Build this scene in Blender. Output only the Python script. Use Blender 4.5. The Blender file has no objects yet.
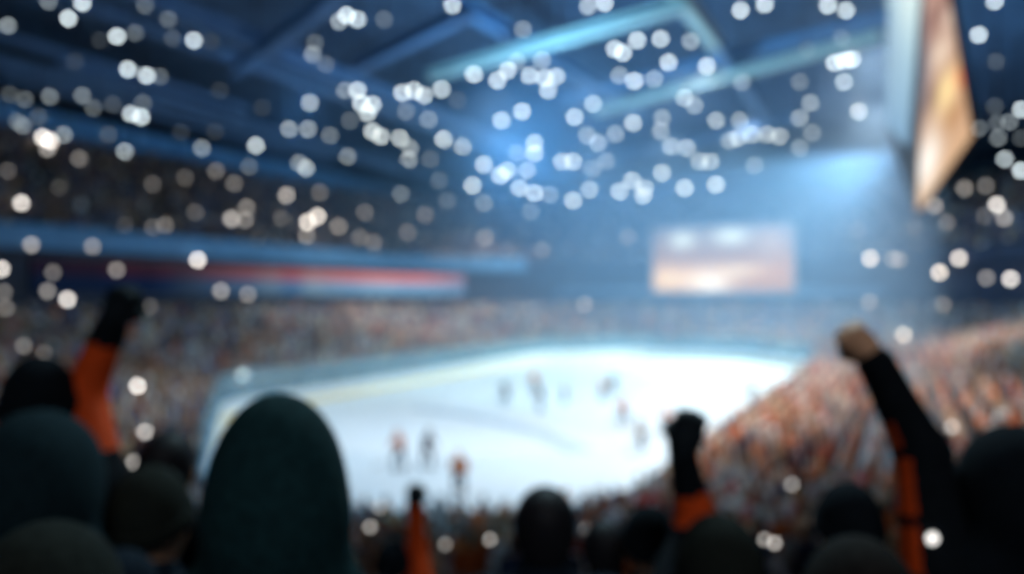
import bpy, math, random
import numpy as np
from mathutils import Vector, Matrix

random.seed(11)
rng = np.random.default_rng(5)
sc = bpy.context.scene
COL = sc.collection
PI = math.pi

# ------------------------------------------------------------------ camera
F = 804.0                       # focal length for the 1024 px frame
HZ = 297.0                      # horizon row
EYE = 7.5
YAW = math.radians(25.8)
FWD = np.array([-math.sin(YAW), math.cos(YAW), 0.0])
RGT = np.array([math.cos(YAW), math.sin(YAW), 0.0])


def ray(px, py):
    return FWD + RGT * ((px - 512) / F) + np.array([0, 0, (HZ - py) / F])


def at(px, py, Z):
    return np.array([0, 0, EYE]) + ray(px, py) * Z


def project(p):
    z = float(np.dot(p, FWD))
    if z < 0.05:
        return None
    return 512 + F * float(np.dot(p, RGT)) / z, HZ - F * (p[2] - EYE) / z, z


# ------------------------------------------------------------------ materials
def new_mat(name):
    m = bpy.data.materials.new(name)
    m.use_nodes = True
    m.node_tree.nodes.clear()
    return m, m.node_tree.nodes, m.node_tree.links


def paint(name, col, rough=0.6, metal=0.0, var=0.0, scale=30.0, spec=0.3):
    m, n, l = new_mat(name)
    o = n.new('ShaderNodeOutputMaterial')
    b = n.new('ShaderNodeBsdfPrincipled')
    b.inputs['Roughness'].default_value = rough
    b.inputs['Metallic'].default_value = metal
    b.inputs['Specular IOR Level'].default_value = spec
    if var > 0:
        t = n.new('ShaderNodeTexCoord')
        x = n.new('ShaderNodeTexNoise')
        x.inputs['Scale'].default_value = scale
        x.inputs['Detail'].default_value = 3
        r = n.new('ShaderNodeValToRGB')
        r.color_ramp.elements[0].position = 0.3
        r.color_ramp.elements[1].position = 0.7
        r.color_ramp.elements[0].color = [c * (1 - var) for c in col] + [1]
        r.color_ramp.elements[1].color = [min(1, c * (1 + var)) for c in col] + [1]
        l.new(t.outputs['Object'], x.inputs['Vector'])
        l.new(x.outputs['Fac'], r.inputs['Fac'])
        l.new(r.outputs['Color'], b.inputs['Base Color'])
    else:
        b.inputs['Base Color'].default_value = list(col) + [1]
    l.new(b.outputs[0], o.inputs['Surface'])
    return m


def glow(name, col, strength, sample=False):
    m, n, l = new_mat(name)
    o = n.new('ShaderNodeOutputMaterial')
    e = n.new('ShaderNodeEmission')
    e.inputs['Color'].default_value = list(col) + [1]
    e.inputs['Strength'].default_value = strength
    l.new(e.outputs[0], o.inputs['Surface'])
    if not sample:
        try:
            m.cycles.emission_sampling = 'NONE'
        except Exception:
            pass
    return m


def attr_mat(name, emit=None, rough=0.75):
    m, n, l = new_mat(name)
    o = n.new('ShaderNodeOutputMaterial')
    a = n.new('ShaderNodeAttribute')
    a.attribute_name = 'Col'
    if emit:
        e = n.new('ShaderNodeEmission')
        e.inputs['Strength'].default_value = emit
        l.new(a.outputs['Color'], e.inputs['Color'])
        l.new(e.outputs[0], o.inputs['Surface'])
    else:
        b = n.new('ShaderNodeBsdfPrincipled')
        b.inputs['Roughness'].default_value = rough
        b.inputs['Specular IOR Level'].default_value = 0.2
        l.new(a.outputs['Color'], b.inputs['Base Color'])
        l.new(b.outputs[0], o.inputs['Surface'])
    return m


M = {}
M['concrete'] = paint('concrete', (.10, .10, .115), .85, 0, .25, 1.5)
M['dark_wall'] = paint('dark_wall', (.03, .035, .055), .9, 0, .2, .8)
M['ceiling'] = paint('ceiling_deck', (.045, .085, .16), .85, 0, .2, .4)
M['navy_steel'] = paint('navy_steel', (.09, .17, .32), .6, .0, .1, 1.0)
M['teal_steel'] = paint('teal_steel', (.34, .40, .40), .6, .0, .1, 1.0)
M['blue_fascia'] = paint('blue_fascia', (.07, .19, .36), .6, 0, .15, .6)
M['girder_blue'] = paint('girder_blue', (.12, .32, .60), .6, 0, .15, .6)
M['black_metal'] = paint('black_metal', (.03, .03, .035), .5, .3)
M['grey_metal'] = paint('grey_metal', (.3, .33, .36), .4, .6)
M['board_white'] = paint('board_white', (.78, .82, .85), .4, 0, .05, 2)
M['kick_yellow'] = paint('kick_yellow', (.85, .62, .22), .45)
M['cap_blue'] = paint('cap_blue', (.12, .30, .42), .45)
M['bench'] = paint('bench_blue', (.03, .06, .10), .6, 0, .2, 3)
M['crowd'] = attr_mat('crowd_cloth')
M['skin'] = paint('skin', (.78, .42, .25), .5, 0, .08, 40)

# ------------------------------------------------------------------ object helpers
def link(o, parent=None):
    COL.objects.link(o)
    if parent is not None:
        o.parent = parent
    return o


def mesh_obj(name, verts, faces, mats, parent=None, smooth=False, fmat=None, vcol=None, loc=None):
    me = bpy.data.meshes.new(name)
    me.from_pydata([tuple(map(float, v)) for v in verts], [], [tuple(int(i) for i in f) for f in faces])
    for m in (mats if isinstance(mats, (list, tuple)) else [mats]):
        me.materials.append(m)
    if fmat is not None:
        me.polygons.foreach_set('material_index', np.asarray(fmat, dtype=np.int32))
    if smooth:
        me.polygons.foreach_set('use_smooth', np.ones(len(me.polygons), dtype=bool))
    if vcol is not None:
        a = me.color_attributes.new('Col', 'FLOAT_COLOR', 'POINT')
        c = np.ones((len(me.vertices), 4), dtype=np.float32)
        c[:, :3] = vcol
        a.data.foreach_set('color', c.ravel())
    me.update()
    o = bpy.data.objects.new(name, me)
    if loc is not None:
        o.location = loc
    return link(o, parent)


def tag(o, label=None, cat=None, group=None, kind=None):
    if label: o['label'] = label
    if cat: o['category'] = cat
    if group: o['group'] = group
    if kind: o['kind'] = kind
    return o


def empty(name, loc=(0, 0, 0), rz=0.0):
    o = bpy.data.objects.new(name, None)
    o.empty_display_size = .2
    o.location = [float(v) for v in loc]
    o.rotation_euler = (0, 0, rz)
    return link(o)


class MB:
    def __init__(s):
        s.v, s.f, s.m = [], [], []

    def add(s, vs, fs, mi=0):
        b = len(s.v)
        s.v += [tuple(map(float, v)) for v in vs]
        for f in fs:
            s.f.append([b + i for i in f])
            s.m.append(mi)
        return s

    def box(s, c, d, mi=0, R=None):
        c = np.array(c, float)
        h = np.array(d, float) / 2
        vs = []
        for x in (-1, 1):
            for y in (-1, 1):
                for z in (-1, 1):
                    p = np.array([x, y, z]) * h
                    if R is not None:
                        p = R @ p
                    vs.append(c + p)
        return s.add(vs, [(0, 1, 3, 2), (4, 6, 7, 5), (0, 4, 5, 1), (2, 3, 7, 6), (0, 2, 6, 4), (1, 5, 7, 3)], mi)

    def tube(s, a, b, ra, rb=None, n=10, mi=0, cap=True):
        a = np.array(a, float); b = np.array(b, float)
        rb = ra if rb is None else rb
        w = b - a
        w /= max(np.linalg.norm(w), 1e-9)
        u = np.cross(w, [0, 0, 1] if abs(w[2]) < .9 else [1, 0, 0])
        u /= np.linalg.norm(u)
        v = np.cross(w, u)
        vs = []
        for p, r in ((a, ra), (b, rb)):
            for i in range(n):
                t = 2 * PI * i / n
                vs.append(p + (u * math.cos(t) + v * math.sin(t)) * r)
        fs = [(i, (i + 1) % n, n + (i + 1) % n, n + i) for i in range(n)]
        if cap:
            fs += [tuple(range(n - 1, -1, -1)), tuple(range(n, 2 * n))]
        return s.add(vs, fs, mi)

    def lathe(s, prof, n=16, mi=0, c=(0, 0, 0)):
        vs, fs = [], []
        for r, z in prof:
            for i in range(n):
                t = 2 * PI * i / n
                vs.append((c[0] + r * math.cos(t), c[1] + r * math.sin(t), c[2] + z))
        for k in range(len(prof) - 1):
            for i in range(n):
                j = (i + 1) % n
                fs.append((k * n + i, k * n + j, (k + 1) * n + j, (k + 1) * n + i))
        fs.append(tuple(range(n - 1, -1, -1)))
        fs.append(tuple(range((len(prof) - 1) * n, len(prof) * n)))
        return s.add(vs, fs, mi)

    def ibeam(s, a, b, h, w, t, mi=0):
        a = np.array(a, float); b = np.array(b, float)
        d = b - a
        L = np.linalg.norm(d)
        x = d / L
        y = np.cross([0, 0, 1], x); y /= np.linalg.norm(y)
        z = np.cross(x, y)
        R = np.stack([x, y, z], 1)
        c = (a + b) / 2
        s.box(c, (L, t, h - 2 * t), mi, R)
        s.box(c + z * (h / 2 - t / 2), (L, w, t), mi, R)
        s.box(c - z * (h / 2 - t / 2), (L, w, t), mi, R)
        k = max(2, int(L / 3))
        for i in range(1, k):                                   # web stiffeners
            s.box(a + d * i / k, (t, w * .8, h - 2 * t), mi, R)
        return s

    def build(s, name, mats, parent=None, smooth=False, loc=None):
        return mesh_obj(name, s.v, s.f, mats, parent, smooth, s.m, None, loc)


# ------------------------------------------------------------------ organic surfaces: signed distance fields meshed with surface nets
class SDF:
    def __init__(s):
        s.p = []                                                # (op, fn, lo, hi, k, label)

    def cap(s, a, b, ra, rb=None, k=.03, lab=0, op='add'):
        a = np.array(a, float); b = np.array(b, float)
        rb = ra if rb is None else rb
        ab = b - a
        L2 = float(ab @ ab) + 1e-12

        def fn(P):
            t = np.clip(((P - a) @ ab) / L2, 0, 1)
            q = P - a - t[..., None] * ab
            return np.sqrt((q * q).sum(-1)) - (ra + (rb - ra) * t)
        R = max(ra, rb)
        s.p.append((op, fn, np.minimum(a, b) - R, np.maximum(a, b) + R, k, lab))
        return s

    def ell(s, c, r, k=.03, lab=0, op='add', R=None):
        c = np.array(c, float); r = np.array(r, float)

        def fn(P):
            q = P - c
            if R is not None:
                q = q @ R
            k0 = np.sqrt(((q / r) ** 2).sum(-1))
            k1 = np.sqrt(((q / r ** 2) ** 2).sum(-1)) + 1e-9
            return k0 * (k0 - 1) / k1
        m = r if R is None else np.full(3, r.max())
        s.p.append((op, fn, c - m, c + m, k, lab))
        return s

    def plane(s, c, n):                                         # keep the side the normal points away from
        c = np.array(c, float); n = np.array(n, float); n /= np.linalg.norm(n)
        s.p.append(('cut', lambda P: (P - c) @ n, None, None, 0, 0))
        return s

    def mesh(s, h):
        adds = [p for p in s.p if p[0] == 'add']
        lo = np.min([p[2] for p in adds], 0) - 3 * h
        hi = np.max([p[3] for p in adds], 0) + 3 * h
        n = np.ceil((hi - lo) / h).astype(int) + 1
        f = np.full(n, .3, dtype=np.float64)
        lab = np.zeros(n, dtype=np.int8)
        best = np.full(n, 9., dtype=np.float64)
        ax = [lo[i] + h * np.arange(n[i]) for i in range(3)]
        for op, fn, plo, phi, k, lb in s.p:
            if plo is None:
                i0, i1 = np.zeros(3, int), n
            else:
                mg = k + 3 * h
                i0 = np.maximum(np.floor((plo - mg - lo) / h).astype(int), 0)
                i1 = np.minimum(np.ceil((phi + mg - lo) / h).astype(int) + 1, n)
            if np.any(i1 <= i0):
                continue
            sl = tuple(slice(i0[i], i1[i]) for i in range(3))
            P = np.stack(np.meshgrid(*[ax[i][sl[i]] for i in range(3)], indexing='ij'), -1)
            d = fn(P)
            g = f[sl]
            if op == 'add':
                if k > 0:
                    q = np.clip(.5 + .5 * (g - d) / k, 0, 1)
                    r = g * (1 - q) + d * q - k * q * (1 - q)
                else:
                    r = np.minimum(g, d)
                bb = best[sl]
                w = d < bb
                bb[w] = d[w]
                ll = lab[sl]
                ll[w] = lb
                f[sl] = r
            elif op == 'sub':
                f[sl] = np.maximum(g, -d)
            else:
                f[sl] = np.maximum(g, d)
        return surface_nets(f, lab, lo, h)


def surface_nets(f, lab, lo, h):
    s = f < 0
    n = np.array(f.shape)
    cn = n - 1
    acc = np.zeros(tuple(cn) + (3,))
    cnt = np.zeros(tuple(cn))
    cross = []
    for a in range(3):
        i0 = [slice(None)] * 3; i1 = [slice(None)] * 3
        i0[a] = slice(0, -1); i1[a] = slice(1, None)
        A, B = f[tuple(i0)], f[tuple(i1)]
        ch = s[tuple(i0)] != s[tuple(i1)]
        idx = np.argwhere(ch)
        fa, fb = A[ch], B[ch]
        t = fa / (fa - fb)
        pos = idx.astype(float)
        pos[:, a] += t
        o1, o2 = [x for x in range(3) if x != a]
        for d1 in (0, 1):
            for d2 in (0, 1):
                c = idx.copy()
                c[:, o1] -= d1
                c[:, o2] -= d2
                ok = np.all((c >= 0) & (c < cn), 1)
                np.add.at(acc, tuple(c[ok].T), pos[ok])
                np.add.at(cnt, tuple(c[ok].T), 1)
        cross.append((a, o1, o2, idx, s[tuple(i0)][ch]))
    act = cnt > 0
    ids = np.full(tuple(cn), -1, dtype=np.int64)
    ids[act] = np.arange(int(act.sum()))
    verts = acc[act] / cnt[act][:, None] * h + lo
    vl = lab[:-1, :-1, :-1][act]
    quads = []
    for a, o1, o2, idx, inside in cross:
        ok = (idx[:, o1] > 0) & (idx[:, o2] > 0) & (idx[:, o1] < cn[o1]) & (idx[:, o2] < cn[o2])
        idx, inside = idx[ok], inside[ok]
        q = []
        for d1, d2 in ((0, 0), (1, 0), (1, 1), (0, 1)):
            c = idx.copy()
            c[:, o1] -= d1
            c[:, o2] -= d2
            q.append(ids[tuple(c.T)])
        q = np.stack(q, 1)
        flip = inside if a != 1 else ~inside
        q[~flip] = q[~flip][:, ::-1]
        quads.append(q)
    quads = np.concatenate(quads)
    return verts, quads, vl


def fast_mesh(name, verts, quads, mats, vcol=None, smooth=True, fmat=None):
    me = bpy.data.meshes.new(name)
    nv, nf = len(verts), len(quads)
    me.vertices.add(nv)
    me.vertices.foreach_set('co', np.ascontiguousarray(verts, dtype=np.float32).ravel())
    me.loops.add(nf * 4)
    me.loops.foreach_set('vertex_index', np.ascontiguousarray(quads, dtype=np.int32).ravel())
    me.polygons.add(nf)
    me.polygons.foreach_set('loop_start', np.arange(0, nf * 4, 4, dtype=np.int32))
    for m in (mats if isinstance(mats, (list, tuple)) else [mats]):
        me.materials.append(m)
    if fmat is not None:
        me.polygons.foreach_set('material_index', np.asarray(fmat, dtype=np.int32))
    me.polygons.foreach_set('use_smooth', np.full(nf, bool(smooth)))
    if vcol is not None:
        a = me.color_attributes.new('Col', 'FLOAT_COLOR', 'POINT')
        c = np.ones((nv, 4), dtype=np.float32)
        c[:, :3] = vcol
        a.data.foreach_set('color', c.ravel())
    me.update(calc_edges=True)
    me.validate()
    return me


def sdf_obj(name, sdf, h, mats, parent, fmat_fn=None):
    v, q, lab = sdf.mesh(h)
    fm = None
    if fmat_fn is not None:
        fm = fmat_fn(v[q].mean(1))
    me = fast_mesh(name, v, q, mats, None, True, fm)
    return link(bpy.data.objects.new(name, me), parent)


# ------------------------------------------------------------------ the bowl: rink rectangle with round corners, rows at a distance d outside it
RX0, RX1, RY0, RY1, RR = -38.0, -8.0, 20.0, 97.0, 7.0
# core polygon, counter-clockwise from the near end; the rink is every point within RR of it. The second field names the edge that starts there
CORE = [((-18.5, 27.0), 'near'), ((-15.0, 27.0), 'right'), ((-15.0, 84.0), 'far'), ((-20.0, 90.0), 'far'), ((-26.0, 90.0), 'far'), ((-31.0, 84.0), 'left'), ((-31.0, 40.0), 'left')]


def rink_dist(x, y):
    best, inside = 1e9, True
    for i in range(len(CORE)):
        (ax, ay), (bx, by) = CORE[i][0], CORE[(i + 1) % len(CORE)][0]
        dx, dy = bx - ax, by - ay
        if dx * (y - ay) - dy * (x - ax) < 0:
            inside = False
        t = min(1, max(0, ((x - ax) * dx + (y - ay) * dy) / (dx * dx + dy * dy)))
        best = min(best, math.hypot(x - ax - dx * t, y - ay - dy * t))
    return (-best if inside else best) - RR


def ring(d, step):
    """points (x, y, outward normal x, y, section) round the rink at distance d: near end, right side, far end, left side"""
    R = RR + d
    pts = []
    n = len(CORE)
    for i in range(n):
        (ax, ay), sec = CORE[i]
        (bx, by) = CORE[(i + 1) % n][0]
        (px, py) = CORE[i - 1][0]
        t0 = math.atan2(-(ax - px), ay - py)
        t1 = math.atan2(-(bx - ax), by - ay)
        while t1 < t0:
            t1 += 2 * PI
        k = max(int(math.ceil((t1 - t0) / .12)) if step >= 1.2 else 1, int(round((t1 - t0) * R / step)))
        for q in range(k):
            t = t0 + (t1 - t0) * q / k
            pts.append((ax + R * math.cos(t), ay + R * math.sin(t), math.cos(t), math.sin(t), sec))
        nx, ny = math.cos(t1), math.sin(t1)
        k = max(1, int(round(math.hypot(bx - ax, by - ay) / step)))
        for q in range(k):
            t = q / k
            pts.append((ax + nx * R + (bx - ax) * t, ay + ny * R + (by - ay) * t, nx, ny, sec))
    return pts


ROW = .85
D0 = .6
EXTRA = 0.0


def tread(k):
    d = D0 + ROW * k                      # parabolic rake, as stands have
    return .110 * d + .00591 * d * d - .06


def row_of(d):
    return max(0, int(math.floor((d - D0) / ROW + .5)))


KB = 27                       # rows of the lower tier on the far and the left side
KA = 33                       # rows at the near end and on the right side
DU = D0 + ROW * KB            # distance of the upper tier's front
UZ = 13.2
USL = .62
KU = 21


def utread(k):
    return UZ - .9 + USL * ROW * k


def sweep(name, profile, secs, mat, d_step=2.5, parent=None, closed=False, solid=False, sel=None):
    """a profile of (d, z) points swept along the ring's sections; solid closes the profile into a tube"""
    base = ring(0, d_step)
    pts = [p for p in base if p[4] in secs]
    if sel:
        pts = [p for p in pts if sel(p)]
    full = len(secs) == 4 and not sel
    if not full:
        last = max(i for i, p in enumerate(base) if p[4] in secs)
        if pts[-1] is base[last]:
            pts.append(base[(last + 1) % len(base)])
    v, f = [], []
    m = len(profile)
    for (x, y, nx, ny, _s) in pts:
        for d, z in profile:
            v.append((x + nx * d, y + ny * d, z))
    n = len(pts)
    for i in range(n if full else n - 1):
        j = (i + 1) % n
        for a in range(m if solid else m - 1):
            b = (a + 1) % m
            f.append((i * m + a, j * m + a, j * m + b, i * m + b))
    if solid and not full:
        f.append(tuple(range(m)))
        f.append(tuple((n - 1) * m + a for a in range(m - 1, -1, -1)))
    return mesh_obj(name, v, f, mat, parent)


def ordered(secs_from_left):
    return secs_from_left


# ring order is near, right, far, left; far+left are contiguous, near+right are contiguous
def step_profile(k0, k1, fz, d_first):
    pr = []
    for k in range(k0, k1):
        d = d_first + ROW * (k - k0) - ROW / 2
        z = fz(k)
        pr.append((d, z))
        pr.append((d + ROW, z))
    return pr


pA = [(.2, -.5)] + step_profile(0, KA, tread, D0)
tag(sweep('seating_terrace', pA, ('near', 'right'), M['concrete']), kind='structure')
pB = [(.2, -.5)] + step_profile(0, KB, tread, D0)
tag(sweep('seating_terrace', pB, ('far', 'left'), M['concrete']), kind='structure')
# bench strips of the lower tier (continuous plank benches of the stand)
for secs, K in ((('near', 'right'), KA), (('far', 'left'), KB)):
    for k in range(1, K):
        if secs[0] == 'far' and k % 2:
            continue
        d = D0 + ROW * k
        z = tread(k)
        pr = [(d + .08, z + .36), (d + .08, z + .42), (d + .40, z + .42), (d + .40, z + .002), (d + .34, z + .002), (d + .34, z + .36)]
        tag(sweep('bench_strip', pr, secs, M['bench'], solid=True), kind='structure')
# fascia wall between the tiers, upper tier, its parapet
tag(sweep('wall_fascia', [(DU - .4, tread(KB) - .6), (DU - .4, 11.3)], ('far', 'left'), M['dark_wall']), kind='structure')
PAR = [(DU - .9, 11.3), (DU - .9, UZ), (DU - .6, UZ), (DU - .4, UZ - .9), (DU - .4, 11.3)]


def ppx(p):
    q = project(np.array([p[0] + p[2] * DU, p[1] + p[3] * DU, 12.0]))
    return q[0] if q else -999


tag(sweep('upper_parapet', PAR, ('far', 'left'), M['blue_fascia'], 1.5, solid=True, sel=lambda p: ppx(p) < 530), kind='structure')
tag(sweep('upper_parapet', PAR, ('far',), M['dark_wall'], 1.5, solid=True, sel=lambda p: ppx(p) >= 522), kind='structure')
pU = step_profile(0, KU, utread, DU + .1)
tag(sweep('upper_terrace', pU, ('far', 'left'), M['concrete']), kind='structure')

# room shell
XL, XR, YN, YF, ZC = -86.0, 44.0, -22.0, 146.0, 29.5
MB().box(((XL + XR) / 2, (YN + YF) / 2, -.65), (XR - XL, YF - YN, .3)).build('floor', M['concrete'])['kind'] = 'structure'
MB().box(((XL + XR) / 2, (YN + YF) / 2, ZC + .15), (XR - XL, YF - YN, .3)).build('ceiling', M['ceiling'])['kind'] = 'structure'
MB().box((XL - .15, (YN + YF) / 2, ZC / 2 - .4), (.3, YF - YN, ZC + .8)).build('wall_left', M['dark_wall'])['kind'] = 'structure'
MB().box((XR + .15, (YN + YF) / 2, ZC / 2 - .4), (.3, YF - YN, ZC + .8)).build('wall_right', M['dark_wall'])['kind'] = 'structure'
MB().box(((XL + XR) / 2, YF + .15, ZC / 2 - .4), (XR - XL, .3, ZC + .8)).build('wall_far', M['dark_wall'])['kind'] = 'structure'
MB().box(((XL + XR) / 2, YN - .15, ZC / 2 - .4), (XR - XL, .3, ZC + .8)).build('wall_near', M['dark_wall'])['kind'] = 'structure'

# ------------------------------------------------------------------ ice with painted lines
def ice_material():
    m, n, l = new_mat('ice')
    o = n.new('ShaderNodeOutputMaterial')
    b = n.new('ShaderNodeBsdfPrincipled')
    b.inputs['Roughness'].default_value = .35
    b.inputs['Specular IOR Level'].default_value = .35
    t = n.new('ShaderNodeTexCoord')
    x = n.new('ShaderNodeTexNoise')
    x.inputs['Scale'].default_value = .12
    x.inputs['Detail'].default_value = 5
    r = n.new('ShaderNodeValToRGB')
    r.color_ramp.elements[0].color = (.74, .85, .93, 1)
    r.color_ramp.elements[1].color = (.84, .91, .96, 1)
    l.new(t.outputs['Object'], x.inputs['Vector'])
    l.new(x.outputs['Fac'], r.inputs['Fac'])
    l.new(r.outputs['Color'], b.inputs['Base Color'])
    l.new(b.outputs[0], o.inputs['Surface'])
    return m


M['ice'] = ice_material()
ri = ring(-.02, 1.5)
v = [(p[0], p[1], 0) for p in ri] + [(p[0], p[1], -.5) for p in ri]
n = len(ri)
f = [tuple(range(n))] + [(i, n + i, n + (i + 1) % n, (i + 1) % n) for i in range(n)]
tag(mesh_obj('ice_floor', v, f, M['ice']), kind='structure')
M['line_grey'] = paint('line_grey_blue', (.50, .62, .74), .4)
M['line_blue'] = paint('line_blue', (.55, .68, .82), .4)
M['line_red'] = paint('line_red', (.82, .72, .74), .4)


def strip(name, pts, w, mat, z=.004):
    v, f = [], []
    for i, p in enumerate(pts):
        a = np.array(pts[max(i - 1, 0)]); b = np.array(pts[min(i + 1, len(pts) - 1)])
        d = (b - a) / np.linalg.norm(b - a)
        q = np.array([-d[1], d[0]]) * w / 2
        v += [(p[0] + q[0], p[1] + q[1], z), (p[0] - q[0], p[1] - q[1], z)]
        if i:
            f.append((2 * i - 2, 2 * i - 1, 2 * i + 1, 2 * i))
    tag(mesh_obj(name, v, f, mat), kind='structure')


def circ(c, r, t0=0, t1=2 * PI, n=48):
    return [(c[0] + r * math.cos(t0 + (t1 - t0) * i / n), c[1] + r * math.sin(t0 + (t1 - t0) * i / n)) for i in range(n + 1)]


# the broad pale arc seen on the near half of the ice
A, B, C = np.array([-29.5, 46.0]), np.array([-20.5, 42.2]), np.array([-14.0, 36.6])
ax_, ay_, bx_, by_, cx_, cy_ = *A, *B, *C
dd = 2 * (ax_ * (by_ - cy_) + bx_ * (cy_ - ay_) + cx_ * (ay_ - by_))
ux = ((ax_**2 + ay_**2) * (by_ - cy_) + (bx_**2 + by_**2) * (cy_ - ay_) + (cx_**2 + cy_**2) * (ay_ - by_)) / dd
uy = ((ax_**2 + ay_**2) * (cx_ - bx_) + (bx_**2 + by_**2) * (ax_ - cx_) + (cx_**2 + cy_**2) * (bx_ - ax_)) / dd
rad = math.hypot(A[0] - ux, A[1] - uy)
ta, tc = math.atan2(A[1] - uy, A[0] - ux), math.atan2(C[1] - uy, C[0] - ux)
strip('ice_marking', circ((ux, uy), rad, ta, tc, 24), 1.5, M['line_grey'])
strip('ice_marking', [(RX0 + .3, 60), (RX1 - .3, 60)], .3, M['line_red'])
strip('ice_marking', [(RX0 + .3, 72), (RX1 - .3, 72)], .3, M['line_blue'])
strip('ice_marking', circ((-23, 60), 4.5), .12, M['line_blue'], .006)

# ------------------------------------------------------------------ boards with kick strip, cap, glass screen, posts
ALL = ('near', 'right', 'far', 'left')
rb = tag(empty('rink_barrier', (-23, 60, 0)), 'white rink boards with clear glass and posts all round the ice', 'rink barrier')


def bsweep(name, prof, mat):
    o = sweep(name, prof, ALL, mat, 1.5, solid=True)
    o.parent = rb
    o.matrix_parent_inverse = Matrix.Translation((23, -60, 0))
    return o


bsweep('board_panel', [(.0, -.5), (.0, 1.05), (.14, 1.05), (.14, -.5)], M['board_white'])
bsweep('kick_strip', [(-.02, .0), (-.02, .26), (-.001, .26), (-.001, .0)], M['kick_yellow'])
bsweep('cap_rail', [(-.03, 1.051), (-.03, 1.10), (.17, 1.10), (.17, 1.051)], M['cap_blue'])


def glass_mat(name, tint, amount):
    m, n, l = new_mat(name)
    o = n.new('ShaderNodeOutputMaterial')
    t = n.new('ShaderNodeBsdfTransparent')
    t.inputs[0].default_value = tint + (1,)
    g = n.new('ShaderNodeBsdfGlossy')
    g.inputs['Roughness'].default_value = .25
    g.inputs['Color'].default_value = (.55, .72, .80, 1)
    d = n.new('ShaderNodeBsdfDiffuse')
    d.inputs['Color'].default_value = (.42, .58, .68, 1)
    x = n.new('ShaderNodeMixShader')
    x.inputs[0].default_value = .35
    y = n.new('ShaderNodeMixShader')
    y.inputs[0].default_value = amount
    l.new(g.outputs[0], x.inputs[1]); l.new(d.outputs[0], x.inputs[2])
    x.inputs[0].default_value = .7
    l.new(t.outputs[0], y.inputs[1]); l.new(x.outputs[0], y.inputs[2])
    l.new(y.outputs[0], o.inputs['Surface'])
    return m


M['glass'] = glass_mat('sheen_glass', (.80, .93, .96), .30)  # same glass, its teal reflection put in as tint and diffuse veil
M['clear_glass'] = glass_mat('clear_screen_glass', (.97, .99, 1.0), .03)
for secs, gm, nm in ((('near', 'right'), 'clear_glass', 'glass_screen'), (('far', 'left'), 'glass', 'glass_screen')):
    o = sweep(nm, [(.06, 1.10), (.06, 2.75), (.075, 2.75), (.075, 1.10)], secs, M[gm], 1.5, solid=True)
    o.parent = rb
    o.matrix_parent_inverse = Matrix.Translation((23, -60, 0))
pm = MB().box((0, 0, .85), (.05, .05, 1.7)).box((0, 0, .03), (.1, .12, .06))
pe = None
for i, p in enumerate(ring(.0675, 2.45)):
    if p[4] in ('near', 'right'):
        continue                                                 # frameless glass on these two sides
    o = pm.build('glass_post', M['cap_blue']) if pe is None else pe.copy()
    if pe is None:
        pe = o
    else:
        COL.objects.link(o)
    o.parent = rb
    o.location = (p[0] + p[2] * .10 + 23, p[1] + p[3] * .10 - 60, 1.101)
    o.rotation_euler = (0, 0, math.atan2(p[3], p[2]))

# ------------------------------------------------------------------ roof beams
def beam(p0, p1, z, h, w, mat, name='roof_beam'):
    a, b = [at(px, py, F * (z - EYE) / (HZ - py)) for px, py in (p0, p1)]
    tag(MB().ibeam(a, b, h, w, .12).build(name, mat), kind='structure')


for p0, p1, z, h, mk in [
    ((120, -15), (500, 140), 24.0, 1.0, 'navy_steel'), ((40, -10), (560, 172), 25.6, .8, 'navy_steel'),
    ((235, 70), (345, -8), 23.6, .8, 'navy_steel'), ((355, 68), (470, 10), 23.6, .8, 'navy_steel'),
    ((430, 76), (690, 3), 23.2, .6, 'teal_steel'), ((672, -14), (716, 44), 23.9, .85, 'teal_steel'),
    ((716, 44), (768, 120), 23.9, .8, 'navy_steel'),
    ((596, 112), (880, 36), 23.2, .55, 'teal_steel'), ((560, 100), (900, 14), 24.8, .7, 'navy_steel'),
    ((440, -8), (560, 62), 25.2, .9, 'navy_steel'), ((560, 62), (640, 112), 25.2, .8, 'navy_steel'),
    ((500, 140), (540, 158), 24.0, .9, 'navy_steel'), ((60, 62), (400, 172), 25.2, .6, 'navy_steel'),
    ((-20, 30), (250, 110), 25.6, .6, 'navy_steel'), ((0, 76), (330, 160), 26.4, .6, 'navy_steel'),
    ((520, 178), (800, 118), 24.0, .8, 'navy_steel'),
]:
    beam(p0, p1, z, h, .7, M[mk])
# girder that carries the roof edge over the upper tier on the left
tag(MB().ibeam((-80.5, 20, 25.3), (-80.5, 140, 25.3), 3.2, 1.2, .15).build('roof_girder', M['girder_blue']), kind='structure')
tag(MB().ibeam((-70, 10, 27.8), (-70, 144, 27.8), 1.2, .8, .15).build('roof_girder', M['navy_steel']), kind='structure')


# ------------------------------------------------------------------ screens
def lin(c):
    return [((x / 255 + .055) / 1.055) ** 2.4 if x / 255 > .04045 else x / 255 / 12.92 for x in c]


M['screen'] = attr_mat('lit_screen', emit=1.25)
M['screen_pale'] = attr_mat('lit_screen_pale', emit=1.1)


def picture(name, corners, nu, nv, fn, mat, parent):
    """a lit picture on a quad: corners bottom-left, bottom-right, top-right, top-left"""
    a, b, c, d = [np.array(x, float) for x in corners]
    v, col, f = [], [], []
    for j in range(nv + 1):
        for i in range(nu + 1):
            u, w = i / nu, j / nv
            v.append(a * (1 - u) * (1 - w) + b * u * (1 - w) + c * u * w + d * (1 - u) * w)
            col.append(lin(fn(u, w)))
    for j in range(nv):
        for i in range(nu):
            q = j * (nu + 1) + i
            f.append((q, q + 1, q + nu + 2, q + nu + 1))
    return mesh_obj(name, v, f, mat, parent, vcol=np.array(col))


def blob(u, w, cu, cw, su, sw):
    return math.exp(-((u - cu) / su) ** 2 - ((w - cw) / sw) ** 2)


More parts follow.
